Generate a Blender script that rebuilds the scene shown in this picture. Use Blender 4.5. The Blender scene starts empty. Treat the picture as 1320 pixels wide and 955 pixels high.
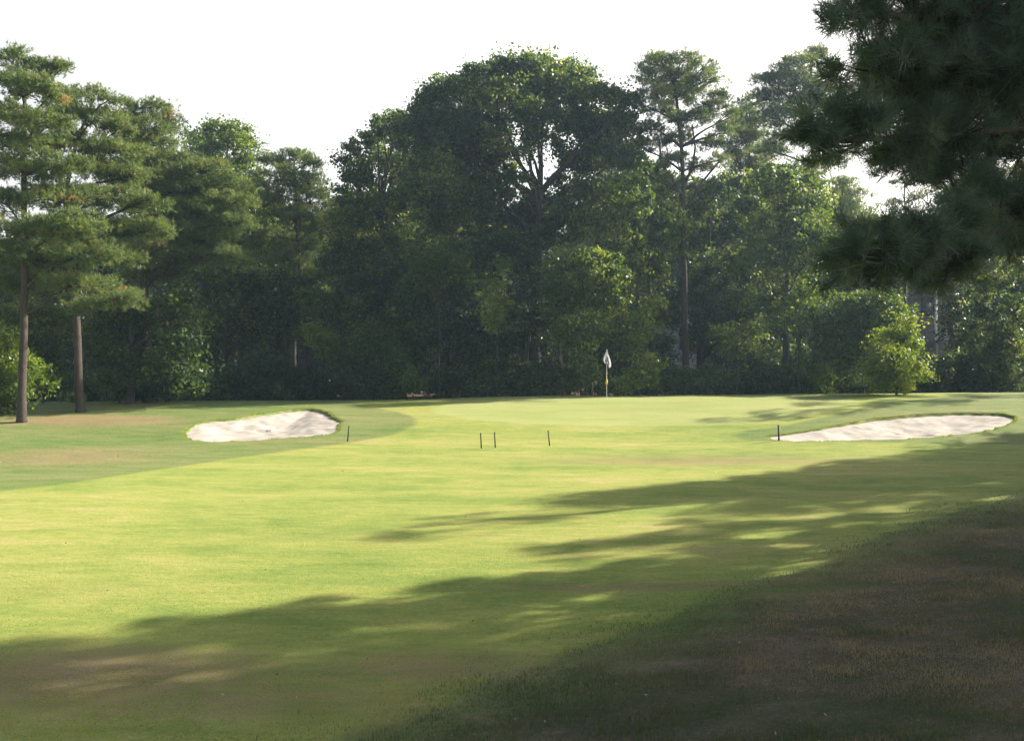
import bpy, math, random
import numpy as np
from math import radians as R

C = bpy.context.scene.collection
scene = bpy.context.scene
# ---------------------------------------------------------------- camera
F, CX, CY = 1150.0, 660.0, 477.5           # focal length and centre in photo pixels (1320 wide)
cam = bpy.data.cameras.new('camera'); cam.sensor_width = 36; cam.lens = F / 1320 * 36
cam.clip_start = .1; cam.clip_end = 3000
camo = bpy.data.objects.new('camera', cam); C.objects.link(camo)
camo.location = (0, 0, 0); camo.rotation_euler = (R(90), 0, 0)
scene.camera = camo
# ---------------------------------------------------------------- sky, sun, exposure
SUN_AZ, SUN_EL = 25.0, 29.0                # azimuth counted from +x towards +y
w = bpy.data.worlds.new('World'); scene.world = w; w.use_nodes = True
nt = w.node_tree; nt.nodes.clear()
sky = nt.nodes.new('ShaderNodeTexSky'); sky.sky_type = 'NISHITA'; sky.sun_disc = False
sky.sun_elevation = R(SUN_EL); sky.sun_rotation = R(90 - SUN_AZ)
sky.air_density = 1.0; sky.dust_density = 4.0; sky.ozone_density = 1.0
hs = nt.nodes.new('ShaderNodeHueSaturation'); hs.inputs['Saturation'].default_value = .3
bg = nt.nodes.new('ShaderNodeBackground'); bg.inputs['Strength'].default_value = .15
wo = nt.nodes.new('ShaderNodeOutputWorld')
# bright white haze low down, sky overhead dimmed and blued to lower the ambient light
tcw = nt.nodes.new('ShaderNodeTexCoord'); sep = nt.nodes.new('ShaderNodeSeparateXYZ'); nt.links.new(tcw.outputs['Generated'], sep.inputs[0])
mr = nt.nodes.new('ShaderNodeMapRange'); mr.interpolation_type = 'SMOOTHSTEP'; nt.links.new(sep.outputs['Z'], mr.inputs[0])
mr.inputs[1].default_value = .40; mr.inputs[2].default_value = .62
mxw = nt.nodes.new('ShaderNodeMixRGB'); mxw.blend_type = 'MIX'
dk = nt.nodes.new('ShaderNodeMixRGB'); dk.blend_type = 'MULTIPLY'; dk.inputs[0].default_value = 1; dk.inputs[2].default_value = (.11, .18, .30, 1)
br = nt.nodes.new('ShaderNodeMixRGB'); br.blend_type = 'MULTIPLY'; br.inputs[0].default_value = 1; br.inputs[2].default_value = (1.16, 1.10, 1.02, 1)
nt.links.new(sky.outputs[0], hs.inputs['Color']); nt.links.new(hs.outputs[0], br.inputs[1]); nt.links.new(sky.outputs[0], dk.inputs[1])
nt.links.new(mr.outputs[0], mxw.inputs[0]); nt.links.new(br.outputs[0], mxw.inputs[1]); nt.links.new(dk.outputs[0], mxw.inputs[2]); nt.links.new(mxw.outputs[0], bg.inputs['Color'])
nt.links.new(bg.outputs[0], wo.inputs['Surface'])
sl = bpy.data.lights.new('sun', 'SUN'); sl.energy = 5.0; sl.angle = R(.5); sl.color = (1, .92, .78)
so = bpy.data.objects.new('sun', sl); C.objects.link(so)
so.rotation_euler = (R(90 - SUN_EL), 0, R(90 + SUN_AZ))
scene.view_settings.view_transform = 'Standard'; scene.view_settings.look = 'None'
scene.view_settings.gamma = 1; scene.view_settings.exposure = 1.32
scene.view_settings.use_curve_mapping = False
cy = scene.cycles
cy.use_denoising = True; cy.max_bounces = 7; cy.diffuse_bounces = 4; cy.glossy_bounces = 2
cy.transmission_bounces = 4; cy.transparent_max_bounces = 4; cy.volume_bounces = 1
cy.use_adaptive_sampling = True; cy.sample_clamp_indirect = 6

SH = np.array([math.cos(R(SUN_AZ)), math.sin(R(SUN_AZ))])     # towards the sun, on the ground
rng = np.random.default_rng(7)

# ---------------------------------------------------------------- helpers
def px(u, v, d):                             # the point a photo pixel shows at distance d
    return np.array([(u - CX) / F * d, d, (CY - v) / F * d])

def tag(o, label=None, cat=None, group=None, kind=None):
    if label: o['label'] = label
    if cat: o['category'] = cat
    if group: o['group'] = group
    if kind: o['kind'] = kind
    return o

def empty(name, loc, label, cat, group=None, rz=0):
    o = bpy.data.objects.new(name, None); o.empty_display_size = .2
    C.objects.link(o); o.location = tuple(loc); o.rotation_euler = (0, 0, rz)
    return tag(o, label, cat, group)

def npmesh(name, verts, faces, mat, parent=None, attrs=None, smooth=False, origin=None):
    """faces: int array (n,3) or (n,4), or a list of such arrays"""
    verts = np.asarray(verts, dtype=np.float32)
    if origin is not None: verts = verts - np.asarray(origin, dtype=np.float32)
    fl = faces if isinstance(faces, list) else [faces]
    fl = [np.asarray(f, dtype=np.int32) for f in fl if len(f)]
    me = bpy.data.meshes.new(name)
    me.vertices.add(len(verts)); me.vertices.foreach_set('co', verts.ravel())
    nl = sum(f.size for f in fl); npoly = sum(len(f) for f in fl)
    me.loops.add(nl); me.polygons.add(npoly)
    me.loops.foreach_set('vertex_index', np.concatenate([f.ravel() for f in fl]))
    tot = np.concatenate([np.full(len(f), f.shape[1], np.int32) for f in fl])
    st = np.concatenate([[0], np.cumsum(tot)[:-1]]).astype(np.int32)
    me.polygons.foreach_set('loop_start', st); me.polygons.foreach_set('loop_total', tot)
    if smooth: me.polygons.foreach_set('use_smooth', np.ones(npoly, dtype=bool))
    for k, a in (attrs or {}).items():
        at = me.attributes.new(k, 'FLOAT', 'POINT'); at.data.foreach_set('value', np.asarray(a, dtype=np.float32))
    me.update(calc_edges=True); me.validate()
    if mat: me.materials.append(mat)
    o = bpy.data.objects.new(name, me); C.objects.link(o)
    if parent is not None: o.parent = parent
    return o

class MB:
    """collects simple solids into one mesh"""
    def __init__(s): s.v = []; s.q = []; s.t = []; s.n = 0
    def add(s, v, q=None, t=None):
        v = np.asarray(v, float); s.v.append(v)
        if q is not None and len(q): s.q.append(np.asarray(q) + s.n)
        if t is not None and len(t): s.t.append(np.asarray(t) + s.n)
        s.n += len(v)
    def box(s, c, size, rz=0):
        x, y, z = np.array(size) / 2.
        v = np.array([[-x,-y,-z],[x,-y,-z],[x,y,-z],[-x,y,-z],[-x,-y,z],[x,-y,z],[x,y,z],[-x,y,z]])
        if rz:
            c_, s_ = math.cos(rz), math.sin(rz); v[:, :2] = v[:, :2] @ np.array([[c_, s_], [-s_, c_]])
        s.add(v + np.array(c), [[0,3,2,1],[4,5,6,7],[0,1,5,4],[1,2,6,5],[2,3,7,6],[3,0,4,7]])
    def tube(s, pts, rad, sides=7, wob=0, rg=None):
        P = np.asarray(pts, float); n = len(P); rad = np.broadcast_to(np.asarray(rad, float), (n,))
        T = np.gradient(P, axis=0); T /= np.linalg.norm(T, axis=1)[:, None] + 1e-9
        ref = np.where(np.abs(T[:, 2:3]) > .9, np.array([[1., 0, 0]]), np.array([[0, 0, 1.]]))
        A = np.cross(T, ref); A /= np.linalg.norm(A, axis=1)[:, None] + 1e-9
        for i in range(1, n):
            if A[i] @ A[i-1] < 0: A[i] *= -1
        B = np.cross(T, A)
        th = np.arange(sides) / sides * 2 * np.pi
        rr = rad[:, None] * (1 + (wob * rg.standard_normal((n, sides)) if wob else 0))
        V = P[:, None] + rr[..., None] * (np.cos(th)[None, :, None] * A[:, None] + np.sin(th)[None, :, None] * B[:, None])
        i = np.arange(n - 1)[:, None] * sides; j = np.arange(sides)[None]; k = (j + 1) % sides
        q = np.stack([i + j, i + k, i + sides + k, i + sides + j], -1).reshape(-1, 4)
        V = np.concatenate([V.reshape(-1, 3), P[:1], P[-1:]]); b = n * sides
        t = [[b, kk, jj] for jj, kk in zip(range(sides), [(x + 1) % sides for x in range(sides)])]
        t += [[b + 1, (n-1)*sides + jj, (n-1)*sides + (jj+1) % sides] for jj in range(sides)]
        s.add(V, q, t)
    def build(s, name, mat, parent=None, smooth=False, origin=None):
        return npmesh(name, np.concatenate(s.v), [np.concatenate(a) for a in (s.q, s.t) if a], mat, parent, smooth=smooth, origin=origin)

def bez(a, b, c, n=8):                        # quadratic curve
    t = np.linspace(0, 1, n)[:, None]; a, b, c = map(np.asarray, (a, b, c))
    return (1-t)**2 * a + 2*t*(1-t) * b + t*t * c

def sstep(a, b, x):
    t = np.clip((x - a) / (b - a), 0, 1); return t * t * (3 - 2 * t)

def vnoise(x, y, s, seed=0):                  # smooth value noise, numpy
    x = x / s; y = y / s; xi = np.floor(x).astype(np.int64); yi = np.floor(y).astype(np.int64)
    fx = x - xi; fy = y - yi; fx = fx*fx*(3-2*fx); fy = fy*fy*(3-2*fy)
    def h(a, b):
        n = (a * 374761393 + b * 668265263 + seed * 974634777) & 0x7fffffff
        n = ((n ^ (n >> 13)) * 1274126177) & 0x7fffffff
        return ((n ^ (n >> 16)) & 0xffff) / 65535.
    return (h(xi, yi)*(1-fx) + h(xi+1, yi)*fx)*(1-fy) + (h(xi, yi+1)*(1-fx) + h(xi+1, yi+1)*fx)*fy

# ---------------------------------------------------------------- the lie of the land
DK = [0, 6, 12, 20, 26, 30, 34, 38, 42, 46, 52, 60, 80, 700]
UK = [-.65, -.25, .1, .6]
ZK = [[-2.95,-2.95,-2.86,-2.74,-2.60,-2.28,-1.78,-1.60,-1.56,-1.62,-1.72,-1.7,-1.5,-1.0],
      [-2.95,-2.95,-2.86,-2.78,-2.64,-2.40,-1.86,-1.55,-1.49,-1.60,-1.75,-1.8,-1.5,-1.0],
      [-2.95,-2.95,-2.86,-2.78,-2.68,-2.50,-2.03,-1.52,-1.28,-1.27,-1.62,-1.8,-1.5,-1.0],
      [-2.95,-2.95,-2.86,-2.75,-2.62,-2.38,-1.84,-1.38,-1.16,-1.12,-1.45,-1.6,-1.4,-1.0]]
DD = np.arange(0, 700, .25)
_k = np.exp(-.5 * (np.arange(-8, 9) / 3.5) ** 2); _k /= _k.sum()
ZT = np.array([np.convolve(np.pad(np.interp(DD, DK, z), 8, mode='edge'), _k, mode='valid') for z in ZK])
EDGE = np.array([(-14., -12), (-6, 0), (-1.5, 6.7), (1.0, 9.6), (3.7, 12.3), (7.4, 16.3), (12.2, 21), (20, 27), (45, 40), (100, 60)])

def seg_dist(x, y, P, closed=False):
    P = np.asarray(P, float); Q = np.roll(P, -1, 0) if closed else P[1:]; A = P if closed else P[:-1]
    best = np.full(x.shape, 1e9); side = np.zeros(x.shape)
    for a, b in zip(A, Q):
        d = b - a; t = np.clip(((x-a[0])*d[0] + (y-a[1])*d[1]) / (d@d + 1e-9), 0, 1)
        dx = x - a[0] - t*d[0]; dy = y - a[1] - t*d[1]; dd = dx*dx + dy*dy
        m = dd < best; best = np.where(m, dd, best)
        side = np.where(m, np.sign(d[1]*dx - d[0]*dy), side)
    return np.sqrt(best), side

def inside(x, y, P):
    P = np.asarray(P, float); r = np.zeros(x.shape, bool); j = len(P) - 1
    for i in range(len(P)):
        c = ((P[i,1] > y) != (P[j,1] > y)) & (x < (P[j,0]-P[i,0]) * (y-P[i,1]) / (P[j,1]-P[i,1] + 1e-12) + P[i,0])
        r ^= c; j = i
    return r

def sdpoly(x, y, P):                          # positive inside
    d, _ = seg_dist(x, y, P, True); return np.where(inside(x, y, P), d, -d)

def z_base(x, y):
    x = np.asarray(x, float); y = np.asarray(y, float)
    U = np.clip(x / np.maximum(y, 5), UK[0], UK[-1]); yy = np.clip(y, 0, 690)
    cols = [np.interp(yy, DD, z) for z in ZT]
    z = cols[0]
    for k in range(3):
        z = z + (cols[k+1] - cols[k]) * sstep(UK[k], UK[k+1], U)
    d, s = seg_dist(x, y, EDGE); sd = d * s
    m = 1.5 * sstep(-1.5, 13, sd) * (1 - sstep(14, 30, y))
    z = z + m + .045 * sstep(-.3, .7, sd) * (1 - sstep(24, 34, y))
    z = z + .05 * (vnoise(x, y, 5, 3) - .5) + .10 * (vnoise(x, y, 13, 4) - .5)
    return z

def G(u, v, zf=z_base):                       # where a photo pixel meets the ground
    d = np.arange(3, 80, .02); x = (u - CX) / F * d; z = (CY - v) / F * d
    k = np.argmax(zf(x, d) >= z); return np.array([x[k], d[k]])

def smooth_poly(P, n=6):
    P = np.asarray(P, float); out = []
    for i in range(len(P)):
        a, b, c, d = P[i-1], P[i], P[(i+1) % len(P)], P[(i+2) % len(P)]
        for t in np.linspace(0, 1, n, endpoint=False):
            out.append(.5*((2*b) + (-a+c)*t + (2*a-5*b+4*c-d)*t*t + (-a+3*b-3*c+d)*t**3))
    return np.array(out)

BL = smooth_poly([G(*p) for p in [(243,567),(247,553),(262,544),(300,540),(340,534),(375,529),(408,528),(428,535),(438,548),(430,559),(400,563),(340,568),(285,570)]])
BR = smooth_poly([G(*p) for p in [(992,563),(1030,558),(1070,551),(1110,543),(1150,538),(1200,534),(1260,533),(1300,535),(1309,541),(1290,552),(1250,560),(1200,565),(1130,568),(1060,570),(1010,569)]])

def ragged(P, m, sd):
    Q = np.stack([P + (np.roll(P, -1, 0) - P) * t for t in np.arange(m) / m], 1).reshape(-1, 2); c = Q.mean(0)
    k = 1 + (.10 * (vnoise(Q[:, 0], Q[:, 1], .8, sd) - .5) + .09 * (vnoise(Q[:, 0], Q[:, 1], .3, sd + 1) - .5)) / np.maximum(np.linalg.norm(Q - c, axis=1), 1) * 2.2
    return c + (Q - c) * k[:, None]
BL, BR = ragged(BL, 3, 51), ragged(BR, 3, 61)
def bunker_sink(x, y):
    """how far the sand lies under the untouched ground, and the inside distance, for both bunkers"""
    out = []
    for P in (BL, BR):
        bb = (x > P[:,0].min()-1.5) & (x < P[:,0].max()+1.5) & (y > P[:,1].min()-1.5) & (y < P[:,1].max()+1.5)
        sd = np.full(x.shape, -9.)
        if bb.any(): sd[bb] = sdpoly(x[bb], y[bb], P)
        out.append((sd, P))
    return out

def sand_drop(sd, x, y, P):
    y0, y1 = P[:,1].min(), P[:,1].max(); back = np.clip((y - y0) / (y1 - y0), 0, 1)
    lip = .025 + .045 * sstep(.35, .8, back)
    return lip + .30 * sstep(0, 2.0, sd) * (.5 + .5 * back)

def z_ground(x, y):
    z = z_base(x, y)
    for sd, P in bunker_sink(np.asarray(x), np.asarray(y)):
        z = z + .03 * sstep(-1.4, -.1, sd) * (1 - sstep(-.02, .02, sd))
        z = np.where(sd > .02, z - sand_drop(np.maximum(sd, 0), x, y, P) - .05 - .12 * sstep(.05, .6, sd), z)
    return z

def zg(x, y): return float(z_ground(np.array([x*1.]), np.array([y*1.]))[0])

# ---------------------------------------------------------------- materials
def newmat(name):
    m = bpy.data.materials.new(name); m.use_nodes = True
    nt = m.node_tree; nt.nodes.clear(); out = nt.nodes.new('ShaderNodeOutputMaterial')
    return m, nt, out
def N(nt, t, **kw):
    n = nt.nodes.new('ShaderNode' + t)
    for k, v in kw.items(): setattr(n, k, v)
    return n
def L(nt, a, b): nt.links.new(a, b)
def ramp(nt, src, stops):
    r = N(nt, 'ValToRGB'); e = r.color_ramp.elements
    while len(e) < len(stops): e.new(.5)
    for q, (p, c) in zip(e, stops): q.position = p; q.color = (*c, 1) if len(c) == 3 else c
    L(nt, src, r.inputs[0]); return r.outputs[0]
def noise(nt, scale, detail=4, rough=.55, vec=None):
    n = N(nt, 'TexNoise'); n.inputs['Scale'].default_value = scale; n.inputs['Detail'].default_value = detail
    n.inputs['Roughness'].default_value = rough
    if vec is not None: L(nt, vec, n.inputs['Vector'])
    return n.outputs[0]
def mixc(nt, f, a, b, mode='MIX'):
    m = N(nt, 'MixRGB'); m.blend_type = mode
    for i, s in enumerate((f, a, b)):
        if hasattr(s, 'is_output'): L(nt, s, m.inputs[i])
        else: m.inputs[i].default_value = s if i == 0 else (*s, 1)
    return m.outputs[0]
def maprange(nt, s, a, b, c=0, d=1):
    m = N(nt, 'MapRange'); L(nt, s, m.inputs[0])
    for i, v in enumerate((a, b, c, d)): m.inputs[i+1].default_value = v
    return m.outputs[0]
def math_(nt, op, a, b=None):
    m = N(nt, 'Math'); m.operation = op
    for i, s in enumerate((a, b)):
        if s is None: continue
        if hasattr(s, 'is_output'): L(nt, s, m.inputs[i])
        else: m.inputs[i].default_value = s
    return m.outputs[0]
def attr(nt, name): a = N(nt, 'Attribute'); a.attribute_name = name; return a.outputs['Fac']

def leaf_mat(name, stops, transl=.38, rough=.46, glow=(1.9, 1.75, .55)):
    m, nt, out = newmat(name)
    col = ramp(nt, attr(nt, 'tint'), stops)
    p = N(nt, 'BsdfPrincipled'); p.inputs['Roughness'].default_value = rough
    p.inputs['Specular IOR Level'].default_value = .38
    L(nt, col, p.inputs['Base Color'])
    t = N(nt, 'BsdfTranslucent'); tc = mixc(nt, 1., col, glow, 'MULTIPLY'); L(nt, tc, t.inputs['Color'])
    mx = N(nt, 'MixShader'); mx.inputs[0].default_value = transl
    L(nt, p.outputs[0], mx.inputs[1]); L(nt, t.outputs[0], mx.inputs[2]); L(nt, mx.outputs[0], out.inputs[0])
    return m
def simple_mat(name, c1, c2, scale=8, rough=.8, bump=.3, metallic=0, detail=4, stretch=None):
    m, nt, out = newmat(name)
    tc = N(nt, 'TexCoord'); vec = tc.outputs['Object']
    if stretch:
        mp = N(nt, 'Mapping'); mp.inputs['Scale'].default_value = stretch; L(nt, vec, mp.inputs['Vector']); vec = mp.outputs[0]
    n = noise(nt, scale, detail, .6, vec)
    col = ramp(nt, n, [(.3, c1), (.7, c2)])
    p = N(nt, 'BsdfPrincipled'); p.inputs['Roughness'].default_value = rough; p.inputs['Metallic'].default_value = metallic
    L(nt, col, p.inputs['Base Color'])
    if bump:
        b = N(nt, 'Bump'); b.inputs['Strength'].default_value = bump; b.inputs['Distance'].default_value = .02
        L(nt, n, b.inputs['Height']); L(nt, b.outputs[0], p.inputs['Normal'])
    L(nt, p.outputs[0], out.inputs[0]); return m

M = {}
M['oak'] = leaf_mat('oak_leaf', [(0, (.022,.046,.020)), (.5, (.045,.085,.028)), (.78, (.09,.14,.040)), (1, (.24,.27,.11))], .48)  # top stop puts sunlit specks into the leaf colour
M['oak_light'] = leaf_mat('light_leaf', [(0, (.04,.075,.02)), (.5, (.075,.13,.03)), (.8, (.13,.18,.045)), (1, (.28,.31,.12))], .48)  # pale top stop paints in sun flecks too
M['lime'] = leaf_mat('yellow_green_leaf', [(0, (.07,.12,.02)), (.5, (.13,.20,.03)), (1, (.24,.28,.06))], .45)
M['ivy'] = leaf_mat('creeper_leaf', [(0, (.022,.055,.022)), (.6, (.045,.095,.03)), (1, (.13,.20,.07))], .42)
M['pine'] = leaf_mat('pine_needle', [(0, (.055,.095,.045)), (.5, (.105,.155,.060)), (.85, (.16,.20,.08)), (1, (.26,.18,.09))], .4)
M['pine_near'] = leaf_mat('long_pine_needle', [(0, (.050,.092,.078)), (.5, (.080,.130,.100)), (1, (.14,.18,.12))], .3)
M['bark'] = simple_mat('oak_bark', (.022,.019,.016), (.065,.056,.047), 6, .9, .6, stretch=(3, 3, .6))
M['pbark'] = simple_mat('pine_bark', (.022,.017,.014), (.07,.052,.042), 7, .9, .8, stretch=(2.2, 2.2, .8))
M['dead'] = simple_mat('dead_wood', (.22,.19,.15), (.38,.33,.27), 9, .85, .4)

# ground
def ground_mat():
    m, nt, out = newmat('turf')
    geo = N(nt, 'NewGeometry'); P = geo.outputs['Position']
    mp = N(nt, 'Mapping'); mp.inputs['Scale'].default_value = (.55, 1.5, 1); L(nt, P, mp.inputs['Vector'])
    big = noise(nt, .3, 4, .6, mp.outputs[0]); mid = noise(nt, 1.3, 6, .65, mp.outputs[0]); fine = noise(nt, 14, 6, .7, P); grain = noise(nt, 70, 3, .7, P)
    def comb(*a):
        s = None
        for v, k in a:
            t = math_(nt, 'MULTIPLY', v, k); s = t if s is None else math_(nt, 'ADD', s, t)
        return s
    # fairway
    blot = noise(nt, 4.5, 4, .7, mp.outputs[0])
    f1 = comb((big, .30), (mid, .28), (blot, .2), (fine, .22))
    fair = ramp(nt, f1, [(.37, (.140,.215,.048)), (.46, (.235,.295,.070)), (.53, (.325,.345,.090)), (.61, (.44,.375,.16))])
    # rough
    r1 = comb((big, .2), (mid, .35), (fine, .3), (grain, .15))
    rough = ramp(nt, r1, [(.36, (.070,.13,.035)), (.47, (.15,.215,.060)), (.55, (.225,.235,.090)), (.63, (.34,.27,.16))])
    green = ramp(nt, comb((big, .5), (mid, .3), (fine, .2)), [(.38, (.29,.34,.105)), (.6, (.39,.405,.15))])
    dryc = ramp(nt, comb((mid, .3), (fine, .4), (grain, .3)), [(.36, (.17,.16,.06)), (.6, (.34,.25,.14))])
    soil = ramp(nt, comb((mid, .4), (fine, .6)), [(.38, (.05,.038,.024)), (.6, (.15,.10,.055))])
    def mask(name, a, b):
        j = math_(nt, 'ADD', attr(nt, name), math_(nt, 'MULTIPLY', math_(nt, 'SUBTRACT', fine, .5), .25))
        return maprange(nt, j, a, b)
    c = mixc(nt, mask('green', -.2, .2), fair, green)
    c = mixc(nt, mask('rough', -.12, .16), c, rough)
    c = mixc(nt, maprange(nt, math_(nt, 'ADD', attr(nt, 'dry'), math_(nt, 'MULTIPLY', math_(nt, 'SUBTRACT', fine, .5), 1.6)), .35, .9), c, dryc)
    thatch = ramp(nt, r1, [(.40, (.055,.085,.035)), (.50, (.120,.108,.068)), (.60, (.20,.155,.12))])
    c = mixc(nt, maprange(nt, attr(nt, 'near'), .1, 1.6), c, thatch)
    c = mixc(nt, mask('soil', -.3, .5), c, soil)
    c = mixc(nt, .55, c, ramp(nt, grain, [(.25, (.45,.45,.45)), (.75, (1.25,1.25,1.2))]), 'MULTIPLY')
    d = N(nt, 'BsdfPrincipled'); d.inputs['Roughness'].default_value = .9; d.inputs['Specular IOR Level'].default_value = .08
    L(nt, c, d.inputs['Base Color'])
    b = N(nt, 'Bump'); b.inputs['Strength'].default_value = .7; b.inputs['Distance'].default_value = .03
    h = comb((fine, .7), (grain, .5)); L(nt, h, b.inputs['Height']); L(nt, b.outputs[0], d.inputs['Normal'])
    L(nt, d.outputs[0], out.inputs[0]); return m
M['turf'] = ground_mat()
def sand_mat():
    m, nt, out = newmat('bunker_sand')
    geo = N(nt, 'NewGeometry'); P = geo.outputs['Position']
    n1 = noise(nt, 2.5, 5, .6, P); n2 = noise(nt, 30, 4, .7, P)
    c = ramp(nt, n1, [(.3, (.355,.31,.26)), (.7, (.50,.455,.395))])
    c = mixc(nt, .25, c, ramp(nt, n2, [(.3, (.55,.5,.45)), (.6, (1,1,1))]), 'MULTIPLY')
    p = N(nt, 'BsdfPrincipled'); p.inputs['Roughness'].default_value = .95; L(nt, c, p.inputs['Base Color'])
    b = N(nt, 'Bump'); b.inputs['Strength'].default_value = .5; b.inputs['Distance'].default_value = .03
    L(nt, n2, b.inputs['Height']); L(nt, b.outputs[0], p.inputs['Normal'])
    L(nt, p.outputs[0], out.inputs[0]); return m
M['sand'] = sand_mat()

# ---------------------------------------------------------------- ground sheet
def axis(*segs):
    a = [np.arange(s, e, st) for s, e, st in segs]; return np.concatenate(a)
ys = axis((-60, -12, 8), (-12, 2, 1), (2, 14, .08), (14, 27, .14), (27, 42, .09), (42, 56, .4), (56, 100, 4), (100, 700, 40))
xs = axis((-600, -60, 45), (-60, -22, 3), (-22, 22, .1), (22, 60, 3), (60, 620, 45))
X, Y = np.meshgrid(xs, ys)
Z = z_ground(X.ravel(), Y.ravel()).reshape(X.shape)
x, y = X.ravel(), Y.ravel()
def wob(x, y): return .55 * (vnoise(x, y, 2.6, 41) - .5) + .34 * (vnoise(x, y, .7, 42) - .5) + .16 * (vnoise(x, y, .25, 43) - .5)
ed, es = seg_dist(x, y, EDGE); near_rough = ed * es + wob(x, y)
RL = [G(*p) for p in [(-200,650),(0,633),(90,623),(200,606),(300,591),(380,580),(450,571),(505,561),(535,549),(538,540),(515,531),(470,524)]] + [np.array([-9, 46]), np.array([-60, 46]), np.array([-60, 20])]
RRp = [G(*p) for p in [(1500,575),(1320,573),(1200,572),(1080,571),(1000,570),(955,566),(944,562),(960,555),(1010,549),(1060,538),(1110,526),(1160,517),(1230,511)]] + [np.array([24, 46]), np.array([60, 46]), np.array([60, 30])]
GRp = smooth_poly([G(*p) for p in [(560,531),(600,540),(700,547),(850,549),(980,545),(1050,533),(1100,521),(1090,512),(950,509.5),(780,510),(620,516),(565,523)]], 4)
rl = sdpoly(x, y, RL); rr_ = sdpoly(x, y, RRp)
back = (y - 45.0)
roughm = np.maximum.reduce([near_rough, rl, rr_, np.clip(back, -9, 9)])
greenm = np.clip(sdpoly(x, y, GRp), -5, 5)
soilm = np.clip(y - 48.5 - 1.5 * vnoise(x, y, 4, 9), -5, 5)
dry = .62 * sstep(.8, 3.5, near_rough) * sstep(.35, .6, vnoise(x, y, 1.6, 61) * .6 + vnoise(x, y, .6, 62) * .4) * (y < 30)
for (u, v, rx_, ry_, k) in [(900,594,6.5,1.6,.75),(115,541,3.6,1.5,1.25),(80,590,3.5,2.5,.8),(820,757,2.6,.35,.8),(300,900,2.5,.8,.7),(120,870,2.4,1.1,.95),(560,860,1.6,.7,.75),(430,870,1.2,.5,.6),
                            (1180,860,2.2,1.2,.75),(1020,905,1.5,.6,.7),(1240,780,1.8,.8,.6),(700,925,1.2,.5,.6),(20,760,3,1,.4),(420,690,4,1.0,.35),(75,516,2.5,1.2,1)]:
    g = G(u, v); q = ((x - g[0]) / rx_)**2 + ((y - g[1]) / ry_)**2
    dry = np.maximum(dry, k * np.exp(-q * .9))
ny, nx = X.shape
i = np.arange(ny - 1)[:, None] * nx; j = np.arange(nx - 1)[None]
q = np.stack([i + j, i + j + 1, i + nx + j + 1, i + nx + j], -1).reshape(-1, 4)
ground = npmesh('ground', np.stack([x, y, Z.ravel()], -1), q, M['turf'], smooth=True,
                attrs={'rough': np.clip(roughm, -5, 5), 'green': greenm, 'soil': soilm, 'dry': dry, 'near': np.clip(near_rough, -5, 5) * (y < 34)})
tag(ground, 'mown golf fairway, putting green and rough grass', kind='structure')

def bunker(P, label):
    c = P.mean(0); nr = 26; vs = []
    for k in range(nr):
        t = (k + .5) / nr; t = t * 1.035 if k == nr - 1 else t
        vs.append(c + (P - c) * t)
    V = np.concatenate(vs); xx, yy = V[:, 0], V[:, 1]; sd = sdpoly(xx, yy, P)
    zz = z_base(xx, yy) - sand_drop(np.maximum(sd, 0), xx, yy, P)
    zz += .08 * (vnoise(xx, yy, .5, 11) - .5) * sstep(0, .4, sd) + .035 * (vnoise(xx, yy, .22, 12) - .5) + .09 * (vnoise(xx, yy, 1.3, 13) - .5) * sstep(0, .5, sd)
    n = len(P); V3 = np.concatenate([np.column_stack([xx, yy, zz]), [[c[0], c[1], float(np.mean(zz[:n]))]]])
    i = np.arange(nr - 1)[:, None] * n; j = np.arange(n)[None]; k = (j + 1) % n
    q = np.stack([i + j, i + k, i + n + k, i + n + j], -1).reshape(-1, 4)
    t = np.array([[nr * n, b, a] for a, b in zip(range(n), [(a + 1) % n for a in range(n)])])[:, ::-1]
    o = npmesh('sand', V3, [q, t], M['sand'], smooth=True); tag(o, label, kind='structure'); return o
def dens(P, m=3):
    return np.concatenate([P + (np.roll(P, -1, 0) - P) * t for t in np.arange(m) / m], 1).reshape(-1, m, 2).reshape(-1, 2) if False else \
        np.stack([P + (np.roll(P, -1, 0) - P) * t for t in np.arange(m) / m], 1).reshape(-1, 2)
bunker(BL, 'pale sand of the smaller left bunker')
bunker(BR, 'pale sand of the long right bunker')

# ---------------------------------------------------------------- foliage
def unit(v): return v / (np.linalg.norm(v, axis=-1, keepdims=True) + 1e-9)
def rdir(r, n): return unit(r.standard_normal((n, 3)))

def clumps_of(blobs, spacing, r, shell=.5, jitter=.12):
    """blobs: list of (centre, radii); returns clump centres, their outward directions and blob index"""
    cs, ds, ix = [], [], []
    for k, (c, rad) in enumerate(blobs):
        c = np.asarray(c); rad = np.asarray(rad)
        a, b, cc = rad; area = 4 * np.pi * (((a*b)**1.6 + (a*cc)**1.6 + (b*cc)**1.6) / 3) ** (1/1.6)
        n = max(4, int(area / spacing**2))
        d = rdir(r, n); d[:, 2] = np.where((d[:, 2] < -.35) & (r.random(n) < .5), -d[:, 2], d[:, 2])
        t = shell + (1 - shell) * r.random(n) ** .6
        t = t + jitter * r.standard_normal(n) * (r.random(n) < .4)
        t = np.where(r.random(n) < .12, 1.0 + .16 * r.random(n), t)
        cs.append(c + d * rad * t[:, None]); ds.append(unit(d / rad)); ix.append(np.full(n, k))
    return np.concatenate(cs), np.concatenate(ds), np.concatenate(ix)

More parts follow.
